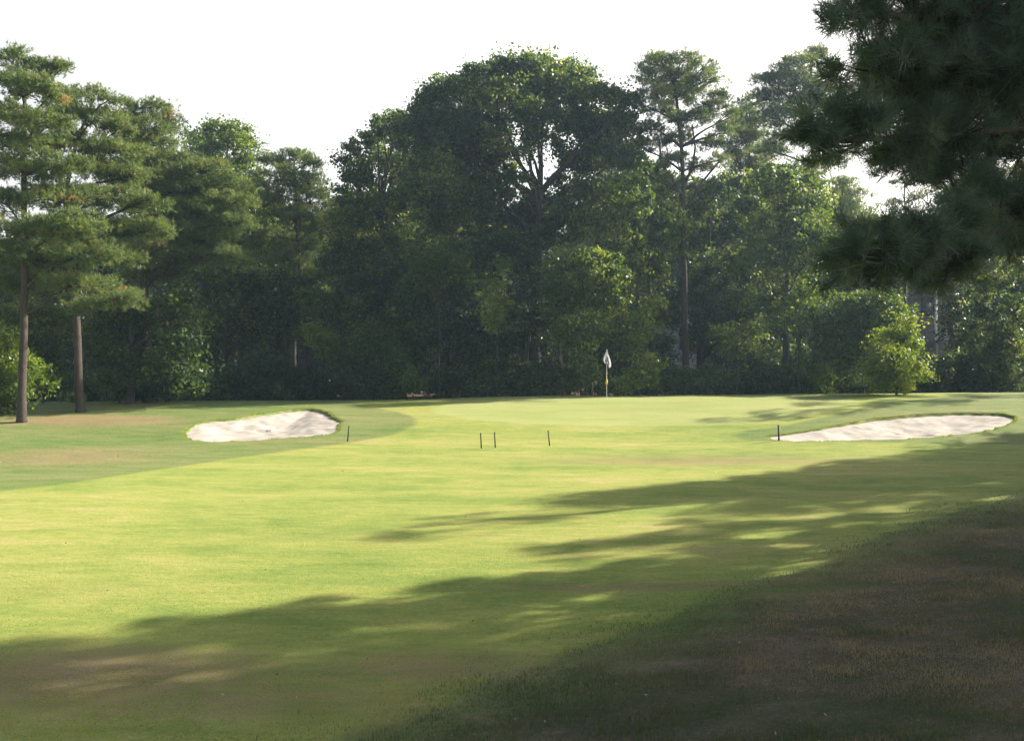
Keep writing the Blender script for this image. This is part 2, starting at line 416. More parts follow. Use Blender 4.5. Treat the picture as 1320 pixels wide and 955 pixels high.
def leaves(cs, ds, r, per, rc, size, flat=.6, quad=True, droop=0):
    n = len(cs); per_ = np.maximum(3, (per * (.5 + r.random(n))).astype(int)); idx = np.repeat(np.arange(n), per_); m = len(idx)
    cr = rc * (.45 + 1.0 * r.random(n)); ax = rdir(r, n); el = (1.6 * r.random(n))
    off = rdir(r, m) * (r.random(m) ** .6)[:, None] * cr[idx][:, None]; off[:, 2] *= flat
    off += ax[idx] * ((off * ax[idx]).sum(1) * el[idx])[:, None]
    if droop: off[:, 2] -= droop * r.random(m) ** 2 * cr[idx]
    p = cs[idx] + off
    nrm = unit(rdir(r, m) + .55 * np.array([0, 0, 1.]) + .35 * ds[idx])
    a = unit(np.cross(nrm, rdir(r, m))); b = np.cross(nrm, a)
    s = (size * (.6 + .8 * r.random(m)))[:, None]
    pt = vnoise(cs[:, 0] + cs[:, 2] * .7, cs[:, 1] * .8 + cs[:, 2], 2.2, 77) - .5  # clump tint: leaf variation plus sunlit glimpses painted as lighter patches
    tint = np.clip(.48 + .55 * pt[idx] * 1.3 + .16 * r.standard_normal(n)[idx] + .17 * r.standard_normal(m), 0, 1)
    if quad:
        V = np.stack([p - a*s*.5, p + b*s*.32 , p + a*s*.5, p - b*s*.32], 1).reshape(-1, 3)
        f = np.arange(m * 4).reshape(-1, 4); return V, f, np.repeat(tint, 4)
    V = np.stack([p - a*s*.45 - b*s*.25, p - b*s*-.45, p + a*s*.45 - b*s*.25], 1).reshape(-1, 3)
    return V, np.arange(m * 3).reshape(-1, 3), np.repeat(tint, 3)

def needles(cs, ds, r, tufts, rc, length, width, per=12, flat=.45, up=.5):
    n = len(cs); per_ = np.maximum(2, (tufts * (.5 + r.random(n))).astype(int)); idx = np.repeat(np.arange(n), per_); m = len(idx)
    cr = rc * (.6 + .8 * r.random(n))
    off = rdir(r, m) * (r.random(m) ** .5)[:, None] * cr[idx][:, None]; off[:, 2] *= flat
    tc = cs[idx] + off; td = unit(.5 * ds[idx] + up * np.array([0, 0, 1.]) + .5 * rdir(r, m) + .4 * unit(off))
    tt = np.clip(.45 + .17 * r.standard_normal(n)[idx] + .13 * r.standard_normal(m), 0, 1)
    brown = r.random(n)[idx] < .008; tt = np.where(brown, 1., np.minimum(tt, .9))
    ti = np.repeat(np.arange(m), per); k = len(ti)
    nd = unit(td[ti] * .75 + rdir(r, k)); l = (length * (.7 + .5 * r.random(k)))[:, None]
    side = unit(np.cross(nd, rdir(r, k))) * width * .5
    base = tc[ti] + td[ti] * (r.random(k)[:, None] - .5) * length * .8
    V = np.stack([base - side, base + side, base + nd * l], 1).reshape(-1, 3)
    return V, np.arange(k * 3).reshape(-1, 3), np.repeat(np.clip(tt[ti] + .06 * r.standard_normal(k), 0, 1), 3)

def wiggle(P, r, a):
    n = len(P); w_ = np.cumsum(r.standard_normal((n, 3)), 0); w_ -= np.linspace(0, 1, n)[:, None] * w_[-1]; return P + w_ * a

def skeleton(trunk, blobs, cs, ix, r, r0, r1, bark, root, base, twigs=.5, limb=.35, limbs_extra=(), rise=.7):
    """trunk path plus a limb to every blob and twigs to the clumps; trunk and branches as separate parts"""
    T = np.asarray(trunk); t = np.linspace(0, 1, 14); seg = np.concatenate([[0], np.cumsum(np.linalg.norm(np.diff(T, axis=0), axis=1))])
    tt = t * seg[-1]; P = np.stack([np.interp(tt, seg, T[:, k]) for k in range(3)], 1); P[1:-1] = wiggle(P, r, .03)[1:-1]
    rad = r0 + (r1 - r0) * t; rad[0] *= 1.45; rad = np.concatenate([rad[:1], [r0 * 1.12], rad[1:]]); P = np.concatenate([P[:1] - [0, 0, .15], [P[0] + (P[1] - P[0]) * .15], P[1:]])
    mb = MB(); mb.tube(P, rad, 10, .05, r); mb.build('trunk', bark, root, True, base)
    mb = MB(); made = 0
    for k, (c, rd) in enumerate(blobs):
        c = np.asarray(c); h = P[:, 2]; lo = max(2, int(.15 * len(P)))
        cand = [i for i in range(lo, len(P)) if h[i] < c[2] - rise * np.linalg.norm(c[:2] - P[i, :2])] or [int(np.argmin(np.linalg.norm(P - c, axis=1)))]
        i = cand[-1] if rise < .5 else cand[-1 - int(r.integers(0, min(3, len(cand))))]; a = P[i]; dist = np.linalg.norm(c - a)
        if dist < .3 or (len(blobs) > 30 and r.random() < .7): continue
        ctrl = a + (c - a) * .5 + np.array([0, 0, (.12 if c[2] > a[2] else .05) * dist]); ctrl[:2] += (c[:2] - a[:2]) * .12
        B = wiggle(bez(a, ctrl, c, 8), r, .02 * dist ** .5)
        ra = min(rad[min(i, len(rad)-1)] * .75, limb * .18 + .014 * dist); mb.tube(B, np.linspace(ra, ra * .35, 8), 6); made += 1
        mine = np.where(ix == k)[0]; mine = mine[r.random(len(mine)) < twigs][:60]
        for q_ in mine:
            e = cs[q_]; s0 = B[r.integers(4, 8)]
            mb.tube(bez(s0, (s0 + e) / 2 + [0, 0, .08], e, 4), np.linspace(ra * .3, .008, 4), 4); made += 1
    for path, ra in limbs_extra:
        mb.tube(np.asarray(path), np.linspace(ra, ra * .4, len(path)), 7); made += 1
    if made: mb.build('branches', bark, root, True, base)

def pblobs(L_, d, deep=.9, jit=1.5, r=None):
    out = []
    for b in L_:
        u, v, ru, rv = b[:4]; dd = b[4] if len(b) > 4 else r.uniform(-jit, jit)
        D = d + dd; c = px(u, v, D); rx = ru / F * d; rz = rv / F * d
        out.append((c, np.array([rx, deep * max(rx, rz), rz])))
    return out

def on_ground(u, d):
    x_ = (u - CX) / F * d; return np.array([x_, d, zg(x_, d)])

def broadleaf(name, label, d, trunk, blobs, mat='oak', r0=.28, leaf=.19, per=88, rc=.60, spacing=.80, seed=1, shift=8, group='broadleaf trees of the wood behind the green',
              twigs=.4, jit=2.8, cat='tree', flat=.7, droop=0, limbs_extra=(), quad=True, shell=.5, deep=.9, bark='bark', crown='crown'):
    r = np.random.default_rng(seed); d = d + shift if d > 42 else d
    base = on_ground(trunk[0][0], d); T = [base] + [px(u, v, d) for (u, v) in trunk[1:]]
    B = pblobs(blobs, d, deep, jit, r)
    root = empty(name, base, label, cat, group)
    cs, ds, ix = clumps_of(B, spacing, r, shell)
    zz = z_base(cs[:, 0], cs[:, 1]); k_ = cs[:, 2] > zz + .1; cs, ds, ix = cs[k_], ds[k_], ix[k_]
    V, f, t = leaves(cs, ds, r, per, rc, leaf, flat, quad, droop)
    npmesh(crown, V, f, M[mat], root, {'tint': t}, origin=base)
    skeleton(T, B, cs, ix, r, r0, r0 * .35, M[bark], root, base, twigs, r0, limbs_extra=limbs_extra)
    return root

def pine(name, label, d, trunk, blobs, r0=.2, length=.17, width=.024, tufts=13, rc=.42, spacing=.43, vs=1.35, seed=1, group='pines along the edge of the wood', jit=1.5, mat='pine', per=12, deep=.95, twigs=.5, extra=()):
    r = np.random.default_rng(seed); d = d + 8 if d > 42 else d
    base = on_ground(trunk[0][0], d); T = [base] + [px(u, v, d) for (u, v) in trunk[1:]]
    B = pblobs(blobs, d, deep, jit, r); B = [(c, q_ * [1.05, 1.0, vs]) for c, q_ in B]
    root = empty(name, base, label, 'tree', group)
    cs, ds, ix = clumps_of(B, spacing, r, .35)
    V, f, t = needles(cs, ds, r, tufts, rc, length, width, per)
    npmesh('crown', V, f, M[mat], root, {'tint': t}, origin=base)
    skeleton(T, B, cs, ix, r, r0, r0 * .3, M['pbark'], root, base, twigs, r0, limbs_extra=extra, rise=.14)
    return root

# --- pines at the left
pine('pine_tree', 'tall foreground pine with bare straight lower trunk at the left edge of the rough', 33, [(28,538),(32,400),(34,300),(30,200),(34,90)],
     [(16,82,20,16),(46,92,20,14),(78,90,18,9),(30,112,38,12),(66,122,22,9),(8,150,28,14),(48,160,40,12),(12,190,34,13),(60,188,36,11),(30,222,46,13),(80,214,30,10),(8,262,34,13),
      (66,256,40,12),(34,298,46,13),(92,290,34,10),(4,326,34,12),(62,334,42,11),(112,326,38,10),(30,366,40,10),(96,366,40,9)], r0=.17, seed=11)
pine('pine_tree', 'pine with crooked dark trunk just right of the tall bare-trunked pine', 36, [(104,522),(103,440),(96,340),(84,262),(100,180),(122,125)],
     [(94,126,18,8),(122,122,18,8),(140,130,10,9),(86,148,26,9),(122,152,30,10),(150,170,22,9),(108,184,34,11),(150,196,32,10),(118,220,40,11),(166,228,28,10),(96,250,34,10),(150,258,42,11),
      (190,262,22,9),(120,292,42,11),(176,296,38,10),(98,322,30,9),(150,330,36,9),(136,372,34,9),(164,384,24,8),(112,396,24,8)], r0=.17, seed=12)
pine('pine_tree', 'flat-topped pine whose tight green top rises second from the left skyline', 41.9, [(190,520),(184,330),(182,230),(188,140)],
     [(178,143,24,10),(206,139,18,8),(158,158,20,9),(214,156,16,8),(188,168,36,10),(224,168,12,8),(200,186,30,9),(166,194,26,9),(190,210,34,10),(160,232,34,10),(206,236,34,10)], r0=.18, seed=13)
pine('pine_tree', 'broad spreading pine with long sunlit horizontal layers above the left bunker', 41.6, [(196,520),(184,400),(180,320),(186,250),(200,215)],
     [(228,212,38,9),(262,222,34,9),(204,230,44,10),(284,240,32,10),(236,248,50,10),(300,262,28,10),(198,272,46,11),(262,276,48,11),(306,290,24,10),(222,302,50,10),(284,312,34,9),(180,326,40,10),(238,334,44,9),
      (200,356,36,8),(300,330,26,9)], r0=.2, seed=14)
pine('pine_tree', 'olive pine with open ragged top left of the dark oak', 50, [(394,520),(394,420),(384,320),(380,220)],
     [(352,212,18,12),(378,206,20,12),(402,212,14,10),(362,232,30,14),(398,238,26,12),(346,262,24,14),(404,262,28,14),(376,282,28,12),(412,292,22,16),(350,306,26,12),(398,318,34,14),(370,340,36,14)], r0=.24, rc=.55, spacing=.55, length=.2, width=.03, seed=15)
pine('pine_tree', 'tallest pine with clumpy rounded top and forked bare limbs right of the flagstick', 43, [(884,515),(882,400),(880,300),(882,245),(878,180),(870,95)],
     [(848,84,26,9),(880,78,20,7),(906,86,16,7),(832,98,16,7),(866,102,34,8),(908,106,24,8),(926,128,16,8),(880,124,34,8),(842,120,22,7),(918,142,24,8),(850,142,22,7),(888,156,30,8),(934,172,18,7),(842,166,18,6),
      (866,182,26,7),(916,186,20,6),(826,190,18,7),(812,212,22,8),(846,222,20,8),(926,208,14,6),(902,216,18,7),(860,234,14,6),(872,206,20,7),(818,130,12,5),(944,150,10,6)], r0=.22, rc=.42, spacing=.46, vs=1.5, seed=16,
     extra=[(np.array([px(882,262,51.0), px(868,235,51.0), px(852,210,50.6), px(850,180,50.4)]), .12), (np.array([px(884,270,51.0), px(905,235,51.2), px(930,205,51.4), px(945,190,51.6)]), .09),
            (np.array([px(881,240,51.0), px(893,215,51.0), px(896,190,51.0), px(892,160,51.0)]), .1)])
pine('pine_tree', 'airy tall pine with thin see-through top beside the dark overhanging branches', 48, [(1054,515),(1052,350),(1050,230),(1044,150),(1046,80)],
     [(1050,72,18,6),(1030,82,22,7),(1066,90,16,7),(1008,92,16,6),(984,104,18,6),(1022,110,34,8),(1060,118,26,8),(982,128,22,7),(1036,138,36,8),(1000,150,26,8),(1074,144,14,8),(1020,176,26,7),(1056,180,26,7),
      (996,196,22,7),(1072,206,20,7),(1040,214,22,7)], r0=.24, rc=.5, spacing=.46, tufts=14, vs=1.6, seed=17)
pine('pine_tree', 'slender pine between the tallest pine and the airy pine', 51, [(968,515),(968,330),(966,200),(966,140)],
     [(962,142,16,9),(950,160,16,9),(976,164,18,9),(958,182,24,9),(982,196,20,9),(946,206,18,9),(968,218,22,9)], r0=.17, rc=.5, spacing=.42, tufts=14, vs=1.6, seed=18)
pine('pine_tree', 'thin sparse pine in the bright gap under the overhanging branches', 50, [(1088,515),(1087,350),(1086,240)],
     [(1084,236,20,6),(1066,252,20,7),(1102,250,20,6),(1086,270,28,8),(1112,282,18,7),(1062,290,20,8),(1096,304,28,9)], r0=.14, rc=.5, spacing=.5, tufts=11, vs=1.5, seed=19)
pine('pine_tree', 'small bare-limbed pine top showing in the sky gap at the right', 56, [(1168,515),(1167,330),(1166,240)],
     [(1160,238,14,5),(1182,232,14,5),(1196,224,12,5),(1152,262,12,5),(1184,256,16,6),(1206,246,12,6)], r0=.14, spacing=.52, tufts=9, seed=20)

# --- broadleaf trees
BT = broadleaf
BT('broadleaf_tree', 'round-topped dense tree standing alone on the skyline left of the olive pine', 56, [(300,520),(298,380),(296,230)],
   [(260,184,18,16),(292,176,30,13),(318,196,14,20),(284,206,38,22),(312,228,20,24),(292,250,38,24),(318,290,32,30),(290,320,40,34)], seed=31, shift=6, mat='oak_light', rc=.7, leaf=.2)
BT('oak_tree', 'dark oak with ragged top in deep shade left of the big spreading oak', 47, [(482,520),(484,400),(490,260)],
   [(446,300,30,30),(480,330,50,34),(536,250,30,34),(534,168,26,20),(512,160,18,14),(470,196,26,18),(440,208,10,7),(462,216,14,12),(478,176,16,10),(486,160,7,9),(506,178,22,14),(524,192,22,22),(458,236,26,20),(496,222,44,28),(452,276,28,30),(500,280,56,40),(466,336,50,40),(524,346,50,44),(490,396,56,40)], r0=.32, seed=32)
BT('oak_tree', 'biggest oak with wide domed crown and fan of bare limbs in mid wood', 44, [(690,516),(688,420),(692,320),(697,245)],
   [(556,128,22,16),(546,156,18,22),(588,118,28,18),(572,168,40,26),(624,104,32,16),(664,92,34,14),(706,88,34,12),(742,106,26,16),(646,126,44,18),(716,118,44,18),(764,128,28,16),(788,124,16,9),(808,140,18,14),(814,176,18,16),(806,206,20,16),
    (600,210,48,30),(636,166,30,18),(690,150,30,14),(752,160,36,20),(792,160,26,16),(782,196,30,18),(556,232,34,34),(748,214,32,20),(634,250,32,20),(700,268,36,18),(596,280,56,34),(762,262,40,28),(674,198,13,8),(724,192,14,8),(650,206,16,12),(744,208,16,12),(690,176,24,12),(622,186,26,18),(664,232,16,10),(728,234,14,8),(600,160,26,18),(770,176,24,16),(668,286,30,20),(730,290,34,22),(600,240,36,22),(560,200,30,24),(680,310,46,26),(640,330,44,26)],
   r0=.42, seed=33, per=95, jit=2.6, spacing=.64,
   limbs_extra=[(np.array([px(697,248,52.0), px(680,225,52.0), px(662,200,51.8), px(645,165,51.5)]), .15), (np.array([px(697,248,52.0), px(698,220,52.0), px(698,190,52.0), px(700,150,52.0)]), .13),
                (np.array([px(697,250,52.0), px(712,232,52.0), px(735,205,52.3), px(760,165,52.5)]), .13), (np.array([px(695,255,52.0), px(670,240,51.6), px(630,215,51.0), px(590,190,50.6)]), .14),
                (np.array([px(697,240,52.0), px(690,210,52.0), px(675,180,52.0), px(668,140,52.0)]), .1), (np.array([px(697,262,52.0), px(730,245,51.5), px(770,225,51.0), px(800,200,50.8)]), .12)])
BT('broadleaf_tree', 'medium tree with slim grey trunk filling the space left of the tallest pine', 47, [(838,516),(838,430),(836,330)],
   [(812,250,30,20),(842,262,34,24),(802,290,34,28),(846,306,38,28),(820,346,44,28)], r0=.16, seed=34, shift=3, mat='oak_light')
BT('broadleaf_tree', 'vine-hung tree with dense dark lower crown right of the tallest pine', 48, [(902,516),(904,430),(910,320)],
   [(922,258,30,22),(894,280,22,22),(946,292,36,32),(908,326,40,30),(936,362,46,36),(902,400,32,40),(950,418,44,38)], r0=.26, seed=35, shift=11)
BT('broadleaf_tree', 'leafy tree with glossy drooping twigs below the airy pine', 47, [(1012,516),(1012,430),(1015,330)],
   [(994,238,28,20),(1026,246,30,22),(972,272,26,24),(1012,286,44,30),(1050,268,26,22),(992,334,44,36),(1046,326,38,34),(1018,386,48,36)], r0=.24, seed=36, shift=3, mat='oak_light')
BT('broadleaf_tree', 'shaded tree behind the arching bush under the overhanging branches', 49, [(1112,516),(1112,430),(1110,350)],
   [(1104,318,34,24),(1136,334,32,24),(1090,352,34,28),(1128,370,34,26)], r0=.2, seed=37)
BT('broadleaf_tree', 'big dark tree filling the right edge beside the half-hidden house', 45, [(1290,516),(1286,430),(1282,340)],
   [(1236,322,30,26),(1270,300,40,30),(1312,314,34,36),(1256,356,36,30),(1300,372,44,36),(1246,410,28,34),(1290,436,44,40),(1340,400,40,60),(1252,466,32,30)], r0=.3, seed=38, shift=11)
BT('broadleaf_tree', 'tree with light foliage behind the dark tree at the right edge', 54, [(1226,516),(1226,400),(1232,290)],
   [(1230,262,28,18),(1262,250,34,22),(1300,244,34,26),(1216,296,20,16),(1250,286,36,22)], r0=.22, seed=39, mat='oak_light')
BT('broadleaf_tree', 'low dark tree beneath the spreading pine left of the left bunker', 40.3, [(168,520),(168,470),(168,420)],
   [(136,450,24,28),(140,496,26,18),(176,508,40,14),(240,470,30,34),(150,418,40,30),(190,440,42,34),(226,408,38,34),(160,476,30,26),(212,486,40,24)], r0=.18, seed=40)
BT('broadleaf_tree', 'shadowy tree directly behind the left bunker', 42.5, [(290,520),(290,450),(288,400)],
   [(262,366,38,32),(308,378,40,34),(246,424,36,34),(292,432,44,38),(334,402,34,38)], r0=.2, seed=41, shift=9)
BT('broadleaf_tree', 'dark tree between the left bunker and the vine-draped mound', 45, [(368,520),(366,460),(362,400)],
   [(352,372,38,28),(386,388,24,28),(350,420,38,34),(384,430,24,26)], r0=.2, seed=42)
BT('broadleaf_tree', 'vine-smothered tree left of the biggest oak trunk', 44.5, [(578,516),(578,470),(580,400)],
   [(552,350,32,26),(590,342,36,28),(560,394,46,36),(610,388,36,32),(576,436,50,36),(626,436,32,34)], r0=.22, seed=43, mat='ivy')
BT('broadleaf_tree', 'small sunlit-topped tree just right of the biggest oak trunk', 46, [(752,516),(752,450),(756,390)],
   [(748,344,34,24),(784,352,26,24),(726,386,28,26),(766,392,36,28),(746,430,36,30),(790,428,24,28)], r0=.16, seed=44, shift=2.5, mat='oak_light')
BT('oak_tree', 'ivy-clad lower limbs wrapped round the thick trunk behind the green', 43.2, [(676,516),(680,450),(686,390)],
   [(688,360,24,24),(682,404,30,28),(700,442,28,26),(668,450,26,28)], r0=.2, seed=45, mat='ivy')

BT('broadleaf_tree', 'dense shaded tree filling the gap behind the flagstick', 49, [(800,516),(800,460),(802,420)],
   [(780,420,34,26),(812,414,30,26),(852,410,22,26),(856,452,16,22),(862,486,24,16),(838,480,20,14),(796,456,40,28),(770,468,34,28),(826,450,20,26),(748,460,28,30)], r0=.16, seed=46, shift=10)
BT('broadleaf_tree', 'dense shaded tree low behind the vine-hung tree', 50, [(930,516),(930,460),(932,430)],
   [(910,440,30,26),(944,452,36,30),(984,440,36,30),(966,474,36,26),(1030,440,36,30)], r0=.16, seed=47, shift=10)
BT('broadleaf_tree', 'shaded tree behind the vine-draped mound', 49, [(520,516),(520,460),(522,420)],
   [(600,400,30,26),(640,404,26,24),(448,400,26,34),(500,440,40,30),(540,430,36,30),(560,470,36,30),(610,470,40,26),(650,460,36,26),(460,450,26,30)], r0=.16, seed=48, shift=9)
BT('oak_tree', 'dark oak crown filling the gap between the ragged oak and the biggest oak', 60, [(540,516),(540,400),(540,290)],
   [(528,226,26,24),(552,260,34,30),(512,300,40,34),(560,310,44,34),(530,350,50,34),(600,340,40,30)], r0=.25, seed=131, shift=5, leaf=.22)
BT('broadleaf_tree', 'rounded crown showing between the biggest oak and the tallest pine', 60, [(810,516),(812,400),(814,260)],
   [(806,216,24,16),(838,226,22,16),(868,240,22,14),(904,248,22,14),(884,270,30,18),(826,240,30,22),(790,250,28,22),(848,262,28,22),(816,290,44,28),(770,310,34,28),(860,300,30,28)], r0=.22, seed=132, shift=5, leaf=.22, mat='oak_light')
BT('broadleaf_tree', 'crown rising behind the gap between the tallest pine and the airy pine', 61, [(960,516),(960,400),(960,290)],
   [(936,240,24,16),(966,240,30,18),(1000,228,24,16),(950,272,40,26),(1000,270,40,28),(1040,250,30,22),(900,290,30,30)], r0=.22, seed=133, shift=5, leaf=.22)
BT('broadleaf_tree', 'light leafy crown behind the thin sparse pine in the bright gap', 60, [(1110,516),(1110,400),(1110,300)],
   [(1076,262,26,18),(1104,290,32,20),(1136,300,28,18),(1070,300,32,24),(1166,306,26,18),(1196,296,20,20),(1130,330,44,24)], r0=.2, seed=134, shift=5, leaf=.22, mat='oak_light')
BT('broadleaf_tree', 'dark crown closing the gap behind the olive pine', 60, [(380,516),(380,400),(376,300)],
   [(340,270,24,30),(372,300,36,34),(420,300,28,34),(350,330,36,30),(404,350,40,30)], r0=.2, seed=135, shift=5, leaf=.22)
BT('broadleaf_tree', 'dark crown behind the broad spreading pine', 60, [(220,516),(220,400),(222,300)],
   [(244,262,30,24),(216,300,40,34),(262,306,34,30),(170,320,40,34),(120,340,40,30),(60,350,44,34)], r0=.2, seed=136, shift=5, leaf=.22)
for lab, u, vb, bl, mt, sd, dd in (  # trees added at sunlit spots of the wood; light put into paler leaves
    ('added slim young tree with sunlight put into its pale boughs in front of the vine-smothered tree', 566, 340, [(548,346,20,12),(576,338,22,13),(598,356,18,12),(566,366,22,12)], 'oak_light', 151, 47.5),
    ('added slender yellow-green young tree for a sunlit patch just left of the biggest oak trunk', 642, 370, [(640,372,12,14),(646,396,14,16),(634,418,12,14),(650,348,10,10)], 'lime', 152, 47.8),
    ('added young tree with sprays coloured pale as sunlit above and left of the flagstick', 764, 400, [(740,396,16,12),(770,404,18,14),(756,424,16,12),(784,388,16,12)], 'oak_light', 153, 47.2),
    ('added young tree with yellow-green sprays for a sunlit patch right of the flagstick', 832, 420, [(826,410,14,12),(840,430,14,14),(822,446,12,12),(844,396,10,10)], 'lime', 154, 47.6),
    ('added young tree in pale sunlit leaf colour under the vine-hung tree right of the tallest pine', 950, 430, [(936,430,20,11),(962,440,20,11),(980,420,16,10),(944,456,16,10)], 'oak_light', 155, 47.4),
    ('added young tree with leaves coloured as sunlit below the leafy tree and left of the arching bush', 1030, 400, [(1012,396,18,11),(1036,380,16,11),(1050,404,16,11),(1024,420,16,10)], 'oak_light', 156, 47.9),
    ('added thin young tree with pale leaves at the dark gap behind the left bunker', 398, 400, [(396,384,12,14),(404,408,12,14),(392,430,10,12)], 'oak_light', 157, 48.),
    ('added young tree with a few sunlit leaves right of the half-hidden house', 1280, 380, [(1256,366,18,16),(1282,376,20,16),(1306,350,22,20),(1262,410,22,18),(1304,400,22,20),(1290,440,26,20),(1248,446,16,18)], 'oak', 158, 48.5)):
    BT('added_young_tree', lab, dd, [(u, 516), (u, 470), (u, vb)], bl, mat=mt, r0=.06, seed=sd, shift=0, jit=.8, rc=.45, spacing=.62, per=60, leaf=.16, group='young trees in front of the wood')
# --- bushes
def bush(label, d, blobs, mat='ivy', seed=1, **kw):
    u0 = sum(b[0] for b in blobs) / len(blobs); vmax = max(b[1] for b in blobs)
    a = dict(r0=.05, leaf=.15, per=70, rc=.42, spacing=.52, jit=.8, shift=3, cat='bush', group='bushes at the foot of the wood', twigs=.2, crown='foliage'); a.update(kw)
    return broadleaf('bush', label, d, [(u0, 510), (u0, min(vmax, 490)), (u0, blobs[0][1])], blobs, mat, seed=seed, **a)
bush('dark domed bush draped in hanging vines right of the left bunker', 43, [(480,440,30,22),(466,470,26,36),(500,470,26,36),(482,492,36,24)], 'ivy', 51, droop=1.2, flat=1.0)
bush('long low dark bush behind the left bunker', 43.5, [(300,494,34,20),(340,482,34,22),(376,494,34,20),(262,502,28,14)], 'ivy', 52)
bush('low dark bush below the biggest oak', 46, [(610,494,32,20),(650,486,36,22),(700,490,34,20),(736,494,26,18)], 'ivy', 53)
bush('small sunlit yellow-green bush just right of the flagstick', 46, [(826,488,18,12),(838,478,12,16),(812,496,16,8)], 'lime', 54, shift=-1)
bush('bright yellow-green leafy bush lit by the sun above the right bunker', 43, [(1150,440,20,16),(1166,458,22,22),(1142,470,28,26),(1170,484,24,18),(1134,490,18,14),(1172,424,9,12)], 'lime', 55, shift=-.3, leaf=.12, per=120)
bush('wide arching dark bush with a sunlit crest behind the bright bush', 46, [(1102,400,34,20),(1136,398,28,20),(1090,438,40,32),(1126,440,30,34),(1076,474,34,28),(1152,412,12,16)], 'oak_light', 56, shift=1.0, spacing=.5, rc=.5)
bush('tiny bright sapling in front of the dark bushes above the green', 44, [(1063,478,7,8),(1065,490,9,8)], 'lime', 57, shift=0, per=40, rc=.25, spacing=.3)
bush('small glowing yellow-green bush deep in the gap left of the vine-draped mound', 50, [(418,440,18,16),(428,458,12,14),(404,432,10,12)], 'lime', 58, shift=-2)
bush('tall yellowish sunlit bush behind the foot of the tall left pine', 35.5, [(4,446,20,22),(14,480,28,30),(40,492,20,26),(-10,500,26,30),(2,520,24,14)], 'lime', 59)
bush('tiny leafy plant in a sunlit patch left of the dark trees', 44, [(98,514,9,6)], 'lime', 60, shift=0, per=50, rc=.2, spacing=.25)
bush('small grey-green bush at the right foot of the vine-draped mound', 43.5, [(524,488,16,16),(536,498,14,10),(516,500,14,8)], 'oak_light', 61, shift=1)
bush('low green bush right of the sunlit bush by the flagstick', 47, [(872,492,28,14),(910,488,28,18),(950,492,30,16)], 'ivy', 62, shift=1)
bush('dark low bush between the tiny sapling and the vine-hung tree', 46, [(994,486,30,20),(1030,490,28,18)], 'ivy', 63)
bush('dark bush under the big tree at the right edge', 46, [(1232,478,26,24),(1270,476,30,28),(1310,470,30,34),(1204,494,18,14)], 'oak', 64)
bush('low dark bush in the shade left of the long low bush', 46, [(90,500,22,12),(140,506,30,10),(190,502,30,14),(232,500,24,14)], 'ivy', 65)
bush('grey-leaved small bush left of the flagstick', 45, [(752,470,12,12),(762,484,14,14)], 'oak_light', 66, shift=1)
bush('leafy bush mid-height behind the tall left pine', 42, [(56,440,26,24),(30,412,28,22),(74,420,22,20),(60,476,24,24)], 'oak_light', 67)

# low scrub that closes the foot of the wood
r = np.random.default_rng(98); BB = []
for k in range(190):
    d = r.uniform(49, 58); u = r.uniform(60, 1360) if r.random() < .93 else r.uniform(-20, 60); x_ = (u - CX) / F * d; hh = r.uniform(.35, 1.0)
    BB.append((np.array([x_, d, zg(x_, d) + hh * .7]), np.array([r.uniform(.6, 1.4), .7, hh])))
cs, ds, ix = clumps_of(BB, .55, r, .55); V, f, t = leaves(cs, ds, r, 34, .45, .17, .8)
tag(npmesh('undergrowth', V, f, M['ivy'], None, {'tint': t}), 'low dark scrub along the foot of the wood', 'undergrowth', kind='stuff')
# dead arching branch
root = empty('dead_tree', on_ground(728, 48.6), 'leaning dead tree with bare pale arching branches right of the biggest oak', 'tree')
mb = MB(); b0 = np.array(root.location)
mb.tube([b0, px(722,440,48.6), px(724,395,48.3), px(738,368,48.0), px(760,357,47.6), px(782,348,47.3)], [.07,.06,.055,.05,.04,.015], 7)
mb.build('trunk', M['dead'], root, True, b0)
mb = MB(); mb.tube([px(756,359,47.7), px(768,368,47.5), px(776,370,47.2)], [.03,.02,.01], 5)
mb.tube([px(738,368,48.0), px(752,350,47.9), px(758,335,48.0)], [.03,.02,.008], 5)
mb.tube([px(726,385,48.2), px(712,372,48.0), px(700,368,47.8)], [.03,.02,.01], 5); mb.build('branches', M['dead'], root, True, b0)

# --- the wood behind, one mass
r = np.random.default_rng(99); BB = []
su = [-60, 0, 200, 320, 420, 520, 700, 800, 900, 960, 1010, 1100, 1150, 1180, 1230, 1330, 1420]
sv = [290, 290, 280, 300, 290, 270, 270, 280, 285, 275, 265, 290, 310, 310, 285, 240, 230]
for k in range(620):
    u = r.uniform(-80, 1420); d = r.uniform(80, 98); top = np.interp(u, su, sv); rv = r.uniform(24, 44); v = r.uniform(top + rv, 500)
    BB.append((px(u, v, d), np.array([rv, rv, rv * .8]) / F * d * 1.15))
cs, ds, ix = clumps_of(BB, 1.25, r, .6)
V, f, t = leaves(cs, ds, r, 34, 1.0, .42, .8, False)
wood = npmesh('woodland', V, f, M['oak'], None, {'tint': t}); tag(wood, 'dense shaded woodland closing the view behind the front trees', 'woodland', kind='stuff')

